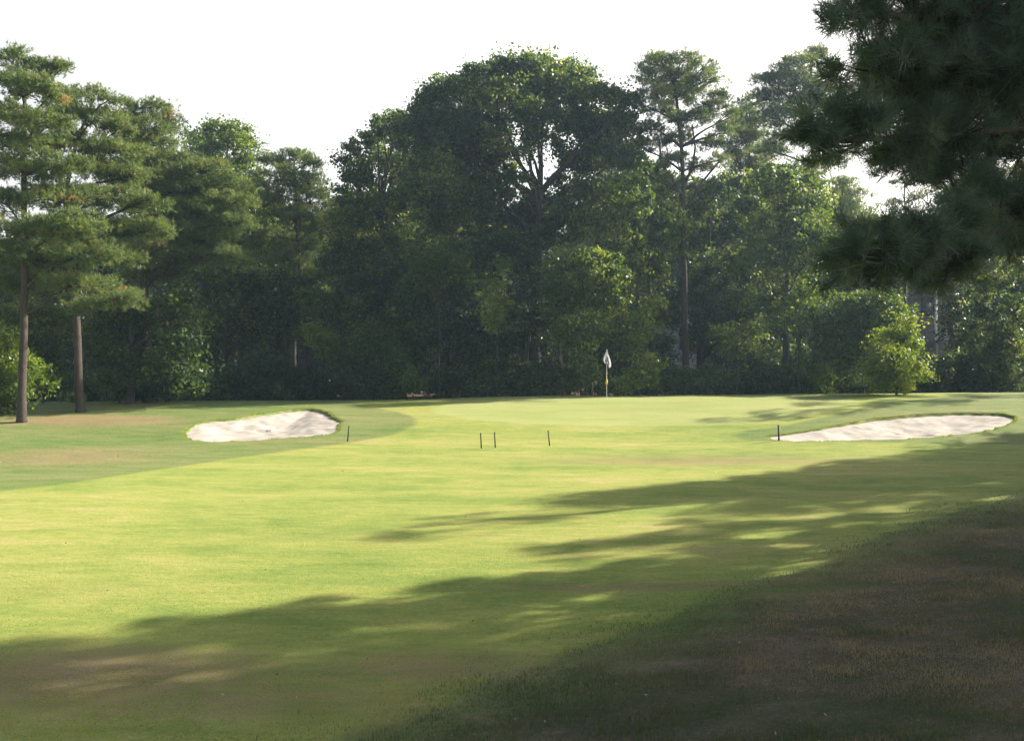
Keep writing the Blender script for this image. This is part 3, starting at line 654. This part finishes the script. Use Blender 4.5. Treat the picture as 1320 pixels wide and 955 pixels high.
# ---------------------------------------------------------------- trees off to the right (they throw the shade on the fairway)
def generic_pine(label, seed, H=14., rad=3.8, n=34, sparse=.52):
    r = np.random.default_rng(seed); B = []
    for k in range(n):
        t = (k + .5) / n; z = H * (.30 + .68 * t); a = k * 2.4 + r.uniform(-.4, .4); ro = rad * (1 - .72 * t) * r.uniform(.45, 1.0)
        s = r.uniform(.8, 1.25) * (1.15 - .45 * t); B.append((np.array([ro * math.cos(a), ro * math.sin(a), z]), np.array([s, s, s * .36])))
    root = empty('pine_tree', (0, 0, 0), label, 'tree', 'pines off to the right of the fairway')
    cs, ds, ix = clumps_of(B, sparse, r, .35); V, f, t = needles(cs, ds, r, 8, .45, .2, .03, 10)
    npmesh('crown', V, f, M['pine'], root, {'tint': t})
    skeleton([(0,0,0), (.1,0,H*.4), (-.1,.1,H*.75), (0,0,H*.97)], B, cs, ix, r, .2, .05, M['pbark'], root, (0,0,0), .4, .2, rise=.25)
    return root
protoA = generic_pine('pine beyond the right edge of the fairway', 71)
protoB = generic_pine('pine beyond the right edge of the fairway', 72, 12., 4.2, 24, .7)
protoC = generic_pine('pine beyond the right edge of the fairway', 73, 15., 3.2, 22, .75)
def generic_oak(label, seed, H=14., rad=4.2, n=20):
    r = np.random.default_rng(seed); B = []
    for k in range(n):
        t = (k + .5) / n; z = H * (.22 + .70 * t); a = k * 2.4; ro = rad * math.sin(math.pi * (.25 + .68 * t)) * r.uniform(.35, .85)
        s = r.uniform(1.2, 1.9); B.append((np.array([ro * math.cos(a), ro * math.sin(a), z]), np.array([s, s, s * .75])))
    root = empty('oak_tree', (0, 0, 0), label, 'tree', 'oaks off to the right of the fairway')
    cs, ds, ix = clumps_of(B, .75, r, .5); V, f, t = leaves(cs, ds, r, 60, .6, .2, .7)
    npmesh('crown', V, f, M['oak'], root, {'tint': t})
    skeleton([(0,0,0), (.1,0,H*.3), (-.1,.1,H*.6), (0,0,H*.9)], B, cs, ix, r, .25, .06, M['bark'], root, (0,0,0), .3, .2)
    return root
protoD = generic_oak('oak beyond the right edge of the fairway', 74)
protoE = generic_oak('oak beyond the right edge of the fairway', 75, 13., 3.6, 17)
def copy_tree(o):
    c = o.copy(); C.objects.link(c)
    for ch in o.children:
        k = ch.copy(); C.objects.link(k); k.parent = c
    return c
HN = np.array([-SH[1], SH[0]])
# (p along the sun's ground direction, q across it, height factor, prototype)
spots = [(23,10.1,1.2,1,.5),(40,18.8,.85,1,.8),(22,6.2,1.15,3,.75),(24,9.4,1.15,2,.55),(28,10.4,1.15,0,.5),(18,9.2,1.0,1,.5),(21,10.9,.8,0,.3),(44,12.6,1.0,3,.6),(38,16.9,1.05,0,.8),(55,15.2,1.1,3,.8),(19,3.5,1.15,3,.8),(27,6.8,1.25,3,.72),(35,10.2,1.2,1,.55),(31,12.3,1.15,1,.52),(37,12.5,1.2,0,.4),(36,15.4,1.15,2,.9),(33,16.8,1.0,4,.62),(41,18.0,.9,0,.9),
         (45,16.4,1.1,1,.85),(49,19.3,.9,0,.75),(42,14.4,1.2,0,.7),(53,18.0,1.0,4,.6),(47,27.8,1.1,1,.75)]
used = set()
for (p_, q_, s_, k_, w_) in spots:
    src = (protoA, protoB, protoC, protoD, protoE)[k_]
    o = src if k_ not in used else copy_tree(src); used.add(k_)
    xy = SH * p_ + HN * q_; o.location = (xy[0], xy[1], zg(xy[0], xy[1]) - .05); o.scale = (w_, w_, s_)
    o.rotation_euler = (0, 0, p_ * 1.7)

# ---------------------------------------------------------------- the near pine whose branches hang into the upper right
def near_pine():
    r = np.random.default_rng(81); base = np.array([8.2, 8.4, zg(8.2, 8.4)])
    root = empty('pine_tree', base, 'near dark pine whose long-needled branches hang into the upper right corner', 'tree')
    BP = [(1110,20,40,24,6.2),(1170,10,60,30,6.6),(1250,20,70,40,7.0),(1320,40,60,50,7.2),(1095,92,22,14,6.0),(1140,90,50,34,6.4),(1210,100,60,40,6.8),(1290,120,60,44,7.0),
          (1052,176,30,20,6.0),(1070,200,26,12,6.0),(1030,166,12,8,5.9),(1090,150,34,18,6.1),(1100,170,36,26,6.2),(1160,170,50,34,6.5),(1220,180,50,36,6.8),(1300,200,50,40,7.2),(1160,216,26,12,6.4),(1220,224,30,16,6.7),
          (1270,262,40,30,6.6),(1230,296,40,26,6.4),(1180,304,40,26,6.1),(1130,318,40,24,5.9),(1092,340,26,20,5.8),(1160,340,50,22,6.0),(1220,330,44,24,6.4),(1330,280,50,36,6.8),
          (1076,30,16,10,5.9),(1100,8,22,12,6.0),(1200,60,70,40,7.4),(1260,80,60,50,7.6),(1150,130,50,40,7.2),(1240,150,60,40,7.6),(1180,200,50,26,7.3),(1300,90,40,50,6.6),(1110,350,40,22,6.3),(1070,360,18,10,5.8),(1210,356,40,18,6.6),(1290,320,40,26,7.4),(1400,100,90,90,7.4),(1400,250,70,60,7.4),(1500,60,110,110,8.0),(1520,250,100,80,8.2)]
    B = []
    for u, v, ru, rv, d in BP:
        B.append((px(u, v, d), np.array([ru, (ru + rv) * .6, rv]) / F * d))
    B = [(c, q_ * 1.12) for c, q_ in B]; cs, ds, ix = clumps_of(B, .15, r, .2)
    V, f, t = needles(cs, ds, r, 2.1, .09, .15, .0052, 52, .9, .25)
    npmesh('crown', V, f, M['pine_near'], root, {'tint': t}, origin=base)
    # upper crown, out of frame, larger tufts
    B2 = []
    for k in range(34):
        z = 3.2 + 8.5 * (k / 34.); a = k * 2.4; ro = 4.2 * (1 - .6 * k / 34.) * r.uniform(.5, 1)
        B2.append((base + [ro * math.cos(a), ro * math.sin(a), z - base[2] * 0 + .8], np.array([1.1, 1.1, .42])))
    B2 = [b for b in B2 if b[0][2] > .46 * b[0][1] + 1.0 or b[0][0] > .75 * b[0][1]]
    c2, d2, i2 = clumps_of(B2, .42, r, .3); V2, f2, t2 = needles(c2, d2, r, 6, .4, .18, .02, 14)
    npmesh('crown', V2, f2, M['pine_near'], root, {'tint': t2}, origin=base)
    T = [base, base + [.1, 0, 3], base + [0, .1, 7], base + [-.1, 0, 11.5]]
    mb = MB(); mb.tube(bez(T[0] - [0, 0, .2], T[1], T[3], 14), np.linspace(.26, .06, 14), 12, .05, r); mb.build('trunk', M['pbark'], root, True, base)
    mb = MB()
    j = base + [0, 0, 4.2]
    main = [(j + [0,0,-.2], px(1330,200,7.2), px(1238,292,6.5), .075), (j + [0,0,.6], px(1300,170,7.2), px(1120,180,6.2), .06), (j + [0,0,1.2], px(1300,90,7.1), px(1130,90,6.3), .055),
            (j + [0,0,1.9], px(1280,20,7.0), px(1110,20,6.2), .055), (px(1238,292,6.5), px(1200,310,6.2), px(1095,342,5.8), .03), (px(1290,240,6.9), px(1330,280,6.8), px(1180,345,6.0), .03)]
    P = []
    for a, b, c, ra in main:
        B_ = wiggle(bez(a, b, c, 14), r, .012); mb.tube(B_, np.linspace(ra, ra * .3, 14), 7); P.append(B_)
    P = np.concatenate(P)
    for e in cs[r.random(len(cs)) < .55]:
        dd = np.linalg.norm(P - e, axis=1); k = int(np.argmin(dd + .3 * r.random(len(P))))
        mb.tube(bez(P[k], (P[k] + e) / 2 - [0, 0, .04], e, 4), [.009, .007, .005, .004], 4)
    for c, _ in B2:
        k = base + [0, 0, max(3.5, c[2] - base[2] - .6)]; mb.tube(bez(k, (k + c) / 2 + [0,0,.2], c, 6), np.linspace(.06, .02, 6), 5)
    mb.build('branches', M['pbark'], root, True, base)
near_pine()

# ---------------------------------------------------------------- houses half hidden behind the trees
M['siding'] = simple_mat('grey_siding', (.13,.12,.13), (.17,.16,.17), 3, .7, 0)
M['siding_pale'] = simple_mat('pale_siding', (.30,.34,.40), (.38,.41,.46), 3, .7, 0)
M['roof'] = simple_mat('roof_shingle', (.03,.03,.033), (.05,.05,.052), 12, .9, .3)
M['white'] = simple_mat('white_paint', (.74,.76,.78), (.82,.83,.84), 5, .5, 0)
M['glass'] = simple_mat('window_glass', (.02,.025,.03), (.04,.045,.05), 2, .1, 0)
def house(label, u0, u1, d, vtop, wall, deck=None, wins=()):
    c = on_ground((u0 + u1) / 2, d); W = (u1 - u0) / F * d; H = (CY - vtop) / F * d - c[2]; dep = 8.
    root = empty('house', c, label, 'house')
    mb = MB(); mb.box((0, dep/2, H/2), (W, dep, H)); n = int(H / .2)
    for k in range(n): mb.box((0, -.012, .12 + k * .2), (W - .01, .03, .17))
    mb.build('wall', M[wall], root)
    e = .45; rh = 1.3; v = [[-W/2-e,-e,H],[W/2+e,-e,H],[W/2+e,dep+e,H],[-W/2-e,dep+e,H],[-W/2-e,dep/2,H+rh],[W/2+e,dep/2,H+rh]]
    v += [[a, b, z + .18] for a, b, z in v]
    mb = MB(); mb.add(v, [[0,1,5,4],[2,3,4,5],[6,10,11,7],[8,11,10,9],[0,6,7,1],[2,8,9,3],[0,4,10,6],[4,3,9,10],[1,7,11,5],[5,11,8,2]]); mb.build('roof', M['roof'], root)
    for (u, v_, w_, h_) in wins:
        cx_ = (u - (u0 + u1) / 2) / F * d; cz = (CY - v_) / F * d - c[2]
        mb = MB(); t = .08
        for sx in (-1, 1): mb.box((cx_ + sx * w_/2, -.06, cz), (t, .06, h_ + t)); mb.box((cx_, -.06, cz + sx * h_/2), (w_ - t, .06, t))
        fr = mb.build('window', M['siding'], root)
        mb = MB(); mb.box((cx_, -.05, cz), (w_ - t, .02, h_ - t)); mb.build('pane', M['glass'], fr)
    if deck:
        ua, ub, vt, vr, vf = deck; xa, xb = [(q - (u0+u1)/2) / F * d for q in (ua, ub)]; zt, zr, zf = [(CY - q) / F * d - c[2] for q in (vt, vr, vf)]
        mb = MB(); mb.box(((xa+xb)/2, -1.3, zf - .1), (xb - xa + .3, 2.5, .2)); mb.build('deck_floor', M['siding'], root)
        mb = MB()
        for k in range(5): mb.box(((xa+xb)/2, -2.5, zf + .15 + k * (zr - zf - .1) / 5), (xb - xa - .1, .04, (zr - zf) / 5 - .015))
        mb.box(((xa+xb)/2, -2.5, zr + .03), (xb - xa - .1, .1, .06)); mb.build('railing', M['siding_pale'], root)
        for q in (xa, xb):
            mb = MB(); mb.box((q, -2.5, (zt + zf) / 2), (.15, .14, zt - zf)); mb.build('post', M['white'], root)
            mb = MB(); mb.box((q, -2.5, (zf - .2) / 2 - .1), (.18, .18, zf)); mb.build('pier', M['siding'], root)
        mb = MB(); mb.box(((xa+xb)/2, -1.3, zt + .08), (xb - xa + .5, 2.7, .16)); mb.build('deck_roof', M['siding'], root)
    return root
house('grey-sided house with raised white-posted deck glimpsed behind the right trees', 1150, 1290, 70, 360, 'siding', deck=(1187,1211,372,410,440), wins=[(1195,395,1.2,1.6),(1240,395,1.2,1.5),(1240,460,1.2,1.5),(1196,468,1.0,1.3)])
house('pale blue-grey house glimpsed through gaps behind the flagstick', 820, 930, 74, 412, 'siding_pale', wins=[(850,440,1.1,1.4),(884,440,1.1,1.4),(915,440,1.1,1.4)])
house('pale house showing as specks between the dark trees left of the biggest oak', 560, 668, 75, 418, 'siding_pale', wins=[(585,440,1.1,1.4),(625,440,1.1,1.4),(655,440,1.1,1.4)])

# ---------------------------------------------------------------- flagstick and stakes
M['pole'] = simple_mat('fibreglass_pole', (.60,.60,.55), (.72,.72,.66), 4, .35, 0)
M['yellow'] = simple_mat('yellow_band', (.70,.52,.05), (.78,.60,.08), 6, .5, 0)
M['flag'] = leaf_mat('white_flag_cloth', [(0, (.82,.82,.86)), (1, (.82,.82,.86))], .45, .8, (1, 1, 1))
M['mark'] = simple_mat('flag_print', (.05,.06,.09), (.08,.09,.12), 9, .8, 0)
M['stake'] = simple_mat('dark_green_stake', (.012,.035,.020), (.02,.05,.03), 9, .6, 0)
M['black'] = simple_mat('black_stake', (.012,.012,.013), (.025,.025,.026), 9, .6, 0)
M['cup'] = simple_mat('cup_plastic', (.7,.7,.7), (.8,.8,.8), 5, .5, 0)
fx, fy = G(782, 513.5); fz = zg(fx, fy); H = (CY - 451) / F * fy - fz
fl = empty('flagstick', (fx, fy, fz), 'golf flagstick with limp white flag and yellow band standing on the green', 'flagstick')
mb = MB(); mb.tube([(0, 0, -.1), (0, 0, H * .45), (.003, 0, H * .9), (.02, 0, H)], [.017, .017, .013, .009], 10); mb.build('pole', M['pole'], fl, True)
mb = MB(); mb.tube([(0,0,H-.01),(0,0,H+.02),(0,0,H+.03)], [.014,.016,.006], 10); mb.build('knob', M['pole'], fl, True)
zb = (CY - 492) / F * fy - fz
mb = MB(); mb.tube([(0,0,zb-.13),(0,0,zb-.10),(0,0,zb-.02),(0,0,zb+.08),(0,0,zb+.13)], [.02,.045,.055,.035,.02], 12); mb.build('marker_ball', M['yellow'], fl, True)
mb = MB(); mb.tube([(0,0,-.1),(0,0,.006)], [.054,.054], 20); mb.build('cup', M['cup'], fl, True)
nr, nc = 22, 40; V = []
for a in range(nr):
    s_ = a / (nr - 1)
    for b in range(nc):
        t_ = b / (nc - 1)
        hang = H - .02 - .10 * s_ - .68 * s_ ** .8 * (.55 + .45 * t_) - .09 * abs(math.sin(t_ * 9.5)) * s_
        wx = (-.36 + .77 * t_) * (s_ ** .85) * (.93 - .38 * s_ ** 4)
        V.append((wx * .72 + .01, -.03 + .10 * math.sin(t_ * 17) * s_ + .02 * math.sin(s_ * 9 + t_ * 5), hang))
i = np.arange(nr - 1)[:, None] * nc; j = np.arange(nc - 1)[None]
q = np.stack([i + j, i + nc + j, i + nc + j + 1, i + j + 1], -1).reshape(-1, 4)
fo = npmesh('flag', V, q, M['flag'], fl, smooth=True); s = fo.modifiers.new('t', 'SOLIDIFY'); s.thickness = .003
Va = np.array(V).reshape(nr, nc, 3)
def on_flag(a, b, da, db):
    P = Va[a:a+da+1, b:b+db+1].copy(); P[..., 1] -= .012; n1, n2 = P.shape[:2]
    i = np.arange(n1 - 1)[:, None] * n2; j = np.arange(n2 - 1)[None]
    return P.reshape(-1, 3), np.stack([i + j, i + n2 + j, i + n2 + j + 1, i + j + 1], -1).reshape(-1, 4)
mb = MB()
for a, b, da, db in [(8,17,6,6),(15,10,4,8),(14,24,4,6),(18,20,3,5)]:
    v_, q_ = on_flag(a, b, da, db); mb.add(v_, q_)
mb.build('emblem', M['mark'], fo, True)

def stake(u0, v0, u1, v1, mat, label, rad=.022):
    g = G(u0, v0); z = zg(*g); top = px(u1, v1, g[1]) - np.array([g[0], g[1], z])
    e = empty('marker_stake', (g[0], g[1], z), label, 'stake', 'short marker stakes in front of the green')
    mb = MB(); mb.tube([-.15 * top, top * .5, top * .93], [rad, rad, rad], 8); mb.build('shaft', M[mat], e, True)
    mb = MB(); mb.tube([top * .93, top * .95, top * .99, top], [rad * 1.25, rad * 1.3, rad * 1.1, rad * .4], 8); mb.build('cap', M[mat], e, True)
stake(448,569,450,549,'stake','thin dark green stake beside the left bunker')
stake(620.5,578,619.5,558,'stake','left one of the close pair of green stakes on the fairway')
stake(638.5,577,637.5,557,'stake','right one of the close pair of green stakes on the fairway')
stake(708.5,574.5,706.5,555,'stake','slightly leaning green stake standing alone between the pair and the flagstick')
stake(1004,569,1003.5,548,'black','thicker black stake at the left tip of the right bunker', .03)

# ---------------------------------------------------------------- grass blades and litter
def blades(name, label, n, dmin, dmax, h, wd, sel, mat, seed, umin=-.62, umax=.62):
    r = np.random.default_rng(seed); d = dmin * (dmax / dmin) ** (r.random(n)); u = r.uniform(umin, umax, n); x_ = u * d
    e, s_ = seg_dist(x_, d, EDGE); sd = e * s_ + wob(x_, d); k = sel(x_, d, sd, r); x_, d = x_[k], d[k]; n = len(d)
    z = z_ground(x_, d); clump = vnoise(x_, d, .35, 21) * .6 + vnoise(x_, d, .12, 22) * .4
    hh = h * (.2 + 1.6 * clump ** 1.5) * (.6 + .7 * r.random(n)); a = r.uniform(0, 2*np.pi, n); lean = .7 * r.random(n); az = r.uniform(0, 2*np.pi, n)
    ww = wd * (.7 + .6 * r.random(n)) * np.clip(d / 7, .8, 2)
    p = np.stack([x_, d, z - .004], 1); s2 = np.stack([np.cos(a), np.sin(a), 0*a], 1) * ww[:, None] * .5
    mid = p + np.stack([np.cos(az)*lean*.25, np.sin(az)*lean*.25, .55 + 0*a], 1) * hh[:, None]
    tip = p + np.stack([np.cos(az)*lean*.9, np.sin(az)*lean*.9, 1 - .35*lean], 1) * hh[:, None]
    V = np.stack([p - s2, p + s2, mid + s2 * .8, mid - s2 * .8, tip], 1).reshape(-1, 3)
    b = np.arange(n)[:, None] * 5; q = b + [[0, 1, 2, 3]]; t = b + [[3, 2, 4]]
    dr = np.clip(.30 + 1.3 * (vnoise(x_, d, 1.3, 31) - .42) + .7 * (vnoise(x_, d, .35, 32) - .5) + .22 * r.standard_normal(n), 0, 1)
    o = npmesh(name, V, [q, t], mat, None, {'tint': np.repeat(dr, 5)}); tag(o, label, 'grass', kind='stuff')
M['blade'] = leaf_mat('grass_blade', [(0, (.050,.088,.036)), (.30, (.080,.105,.050)), (.48, (.125,.112,.075)), (1, (.22,.185,.15))], .3, .6)
M['fblade'] = leaf_mat('short_grass_blade', [(0, (.12,.19,.045)), (.5, (.20,.26,.065)), (1, (.30,.28,.11))], .45, .6)
blades('rough_grass', 'longer patchy dry grass of the shaded near slope', 360000, 3.4, 20, .042, .0045, lambda x, y, sd, r: sd > .15 + .45 * r.standard_normal(len(x)), M['blade'], 5)
blades('fairway_grass', 'short mown grass of the near fairway', 260000, 5.5, 13, .012, .005, lambda x, y, sd, r: (sd < .1) & (r.random(len(x)) > sstep(6.5, 12, y)), M['fblade'], 6)

r = np.random.default_rng(45); Q = []; O = []
for P in (BL, BR):
    for a_, b_ in zip(P, np.roll(P, -1, 0)):
        m_ = int(np.linalg.norm(b_ - a_) * 120); t_ = r.random(m_)[:, None]; Q.append(a_ + (b_ - a_) * t_); O.append(unit(Q[-1] - P.mean(0)))
Q = np.concatenate(Q); O = np.concatenate(O); m_ = len(Q); Q = Q + O * (np.abs(r.normal(0, .07, m_)) - .01)[:, None]
h_ = .045 * (.3 + r.random(m_)) * (.3 + 1.3 * vnoise(Q[:, 0], Q[:, 1], .4, 5)); az = r.uniform(0, 6.28, m_); z0 = z_ground(*(Q + O * .03).T) - .01
V = np.stack([np.column_stack([Q[:, 0] - .012, Q[:, 1], z0]), np.column_stack([Q[:, 0] + .012, Q[:, 1], z0]),
              np.column_stack([Q[:, 0] + .5*h_*np.cos(az), Q[:, 1] + .5*h_*np.sin(az), z0 + h_])], 1).reshape(-1, 3); tn = np.repeat(r.random(m_) * .7, 3)
o = npmesh('fringe_grass', V, np.arange(len(V)).reshape(-1, 3), M['fblade'], None, {'tint': tn}); tag(o, 'uneven grass fringe round the bunkers', 'grass', kind='stuff')
r = np.random.default_rng(44); n = 150
d = 5 * (28 / 5) ** r.random(n); x_ = r.uniform(-.58, .58, n) * d; z = z_ground(x_, d) + .018
a = r.uniform(0, 6.28, n); s_ = r.uniform(.008, .02, n) * (.6 + d / 20)
c_, s2 = np.cos(a) * s_, np.sin(a) * s_; tl = r.uniform(-.01, .02, (n, 4))
V = np.stack([np.stack([x_ + c_, d + s2, z + tl[:, 0]], 1), np.stack([x_ - s2*.5, d + c_*.5, z + tl[:, 1]], 1), np.stack([x_ - c_, d - s2, z + tl[:, 2]], 1), np.stack([x_ + s2*.5, d - c_*.5, z + tl[:, 3]], 1)], 1).reshape(-1, 3)
M['litter'] = leaf_mat('fallen_leaf', [(0, (.10,.06,.03)), (.6, (.35,.27,.15)), (1, (.42,.36,.25))], .1, .7)
o = npmesh('leaf_litter', V, np.arange(n * 4).reshape(-1, 4), M['litter'], None, {'tint': np.repeat(r.random(n), 4)}); tag(o, 'small fallen leaves scattered over the fairway', 'leaves', kind='stuff')

# ---------------------------------------------------------------- thin haze added in place of lens glare
m, nt_, out = newmat('glare_haze'); pv = N(nt_, 'VolumePrincipled'); pv.inputs['Color'].default_value = (.55, .76, 1, 1)
pv.inputs['Density'].default_value = .0006; pv.inputs['Anisotropy'].default_value = .35; L(nt_, pv.outputs[0], out.inputs['Volume'])
mb = MB(); mb.box((0, 340, 10), (1300, 820, 32)); hz = mb.build('haze', m); tag(hz, 'thin bluish haze added in place of lens glare', kind='stuff')
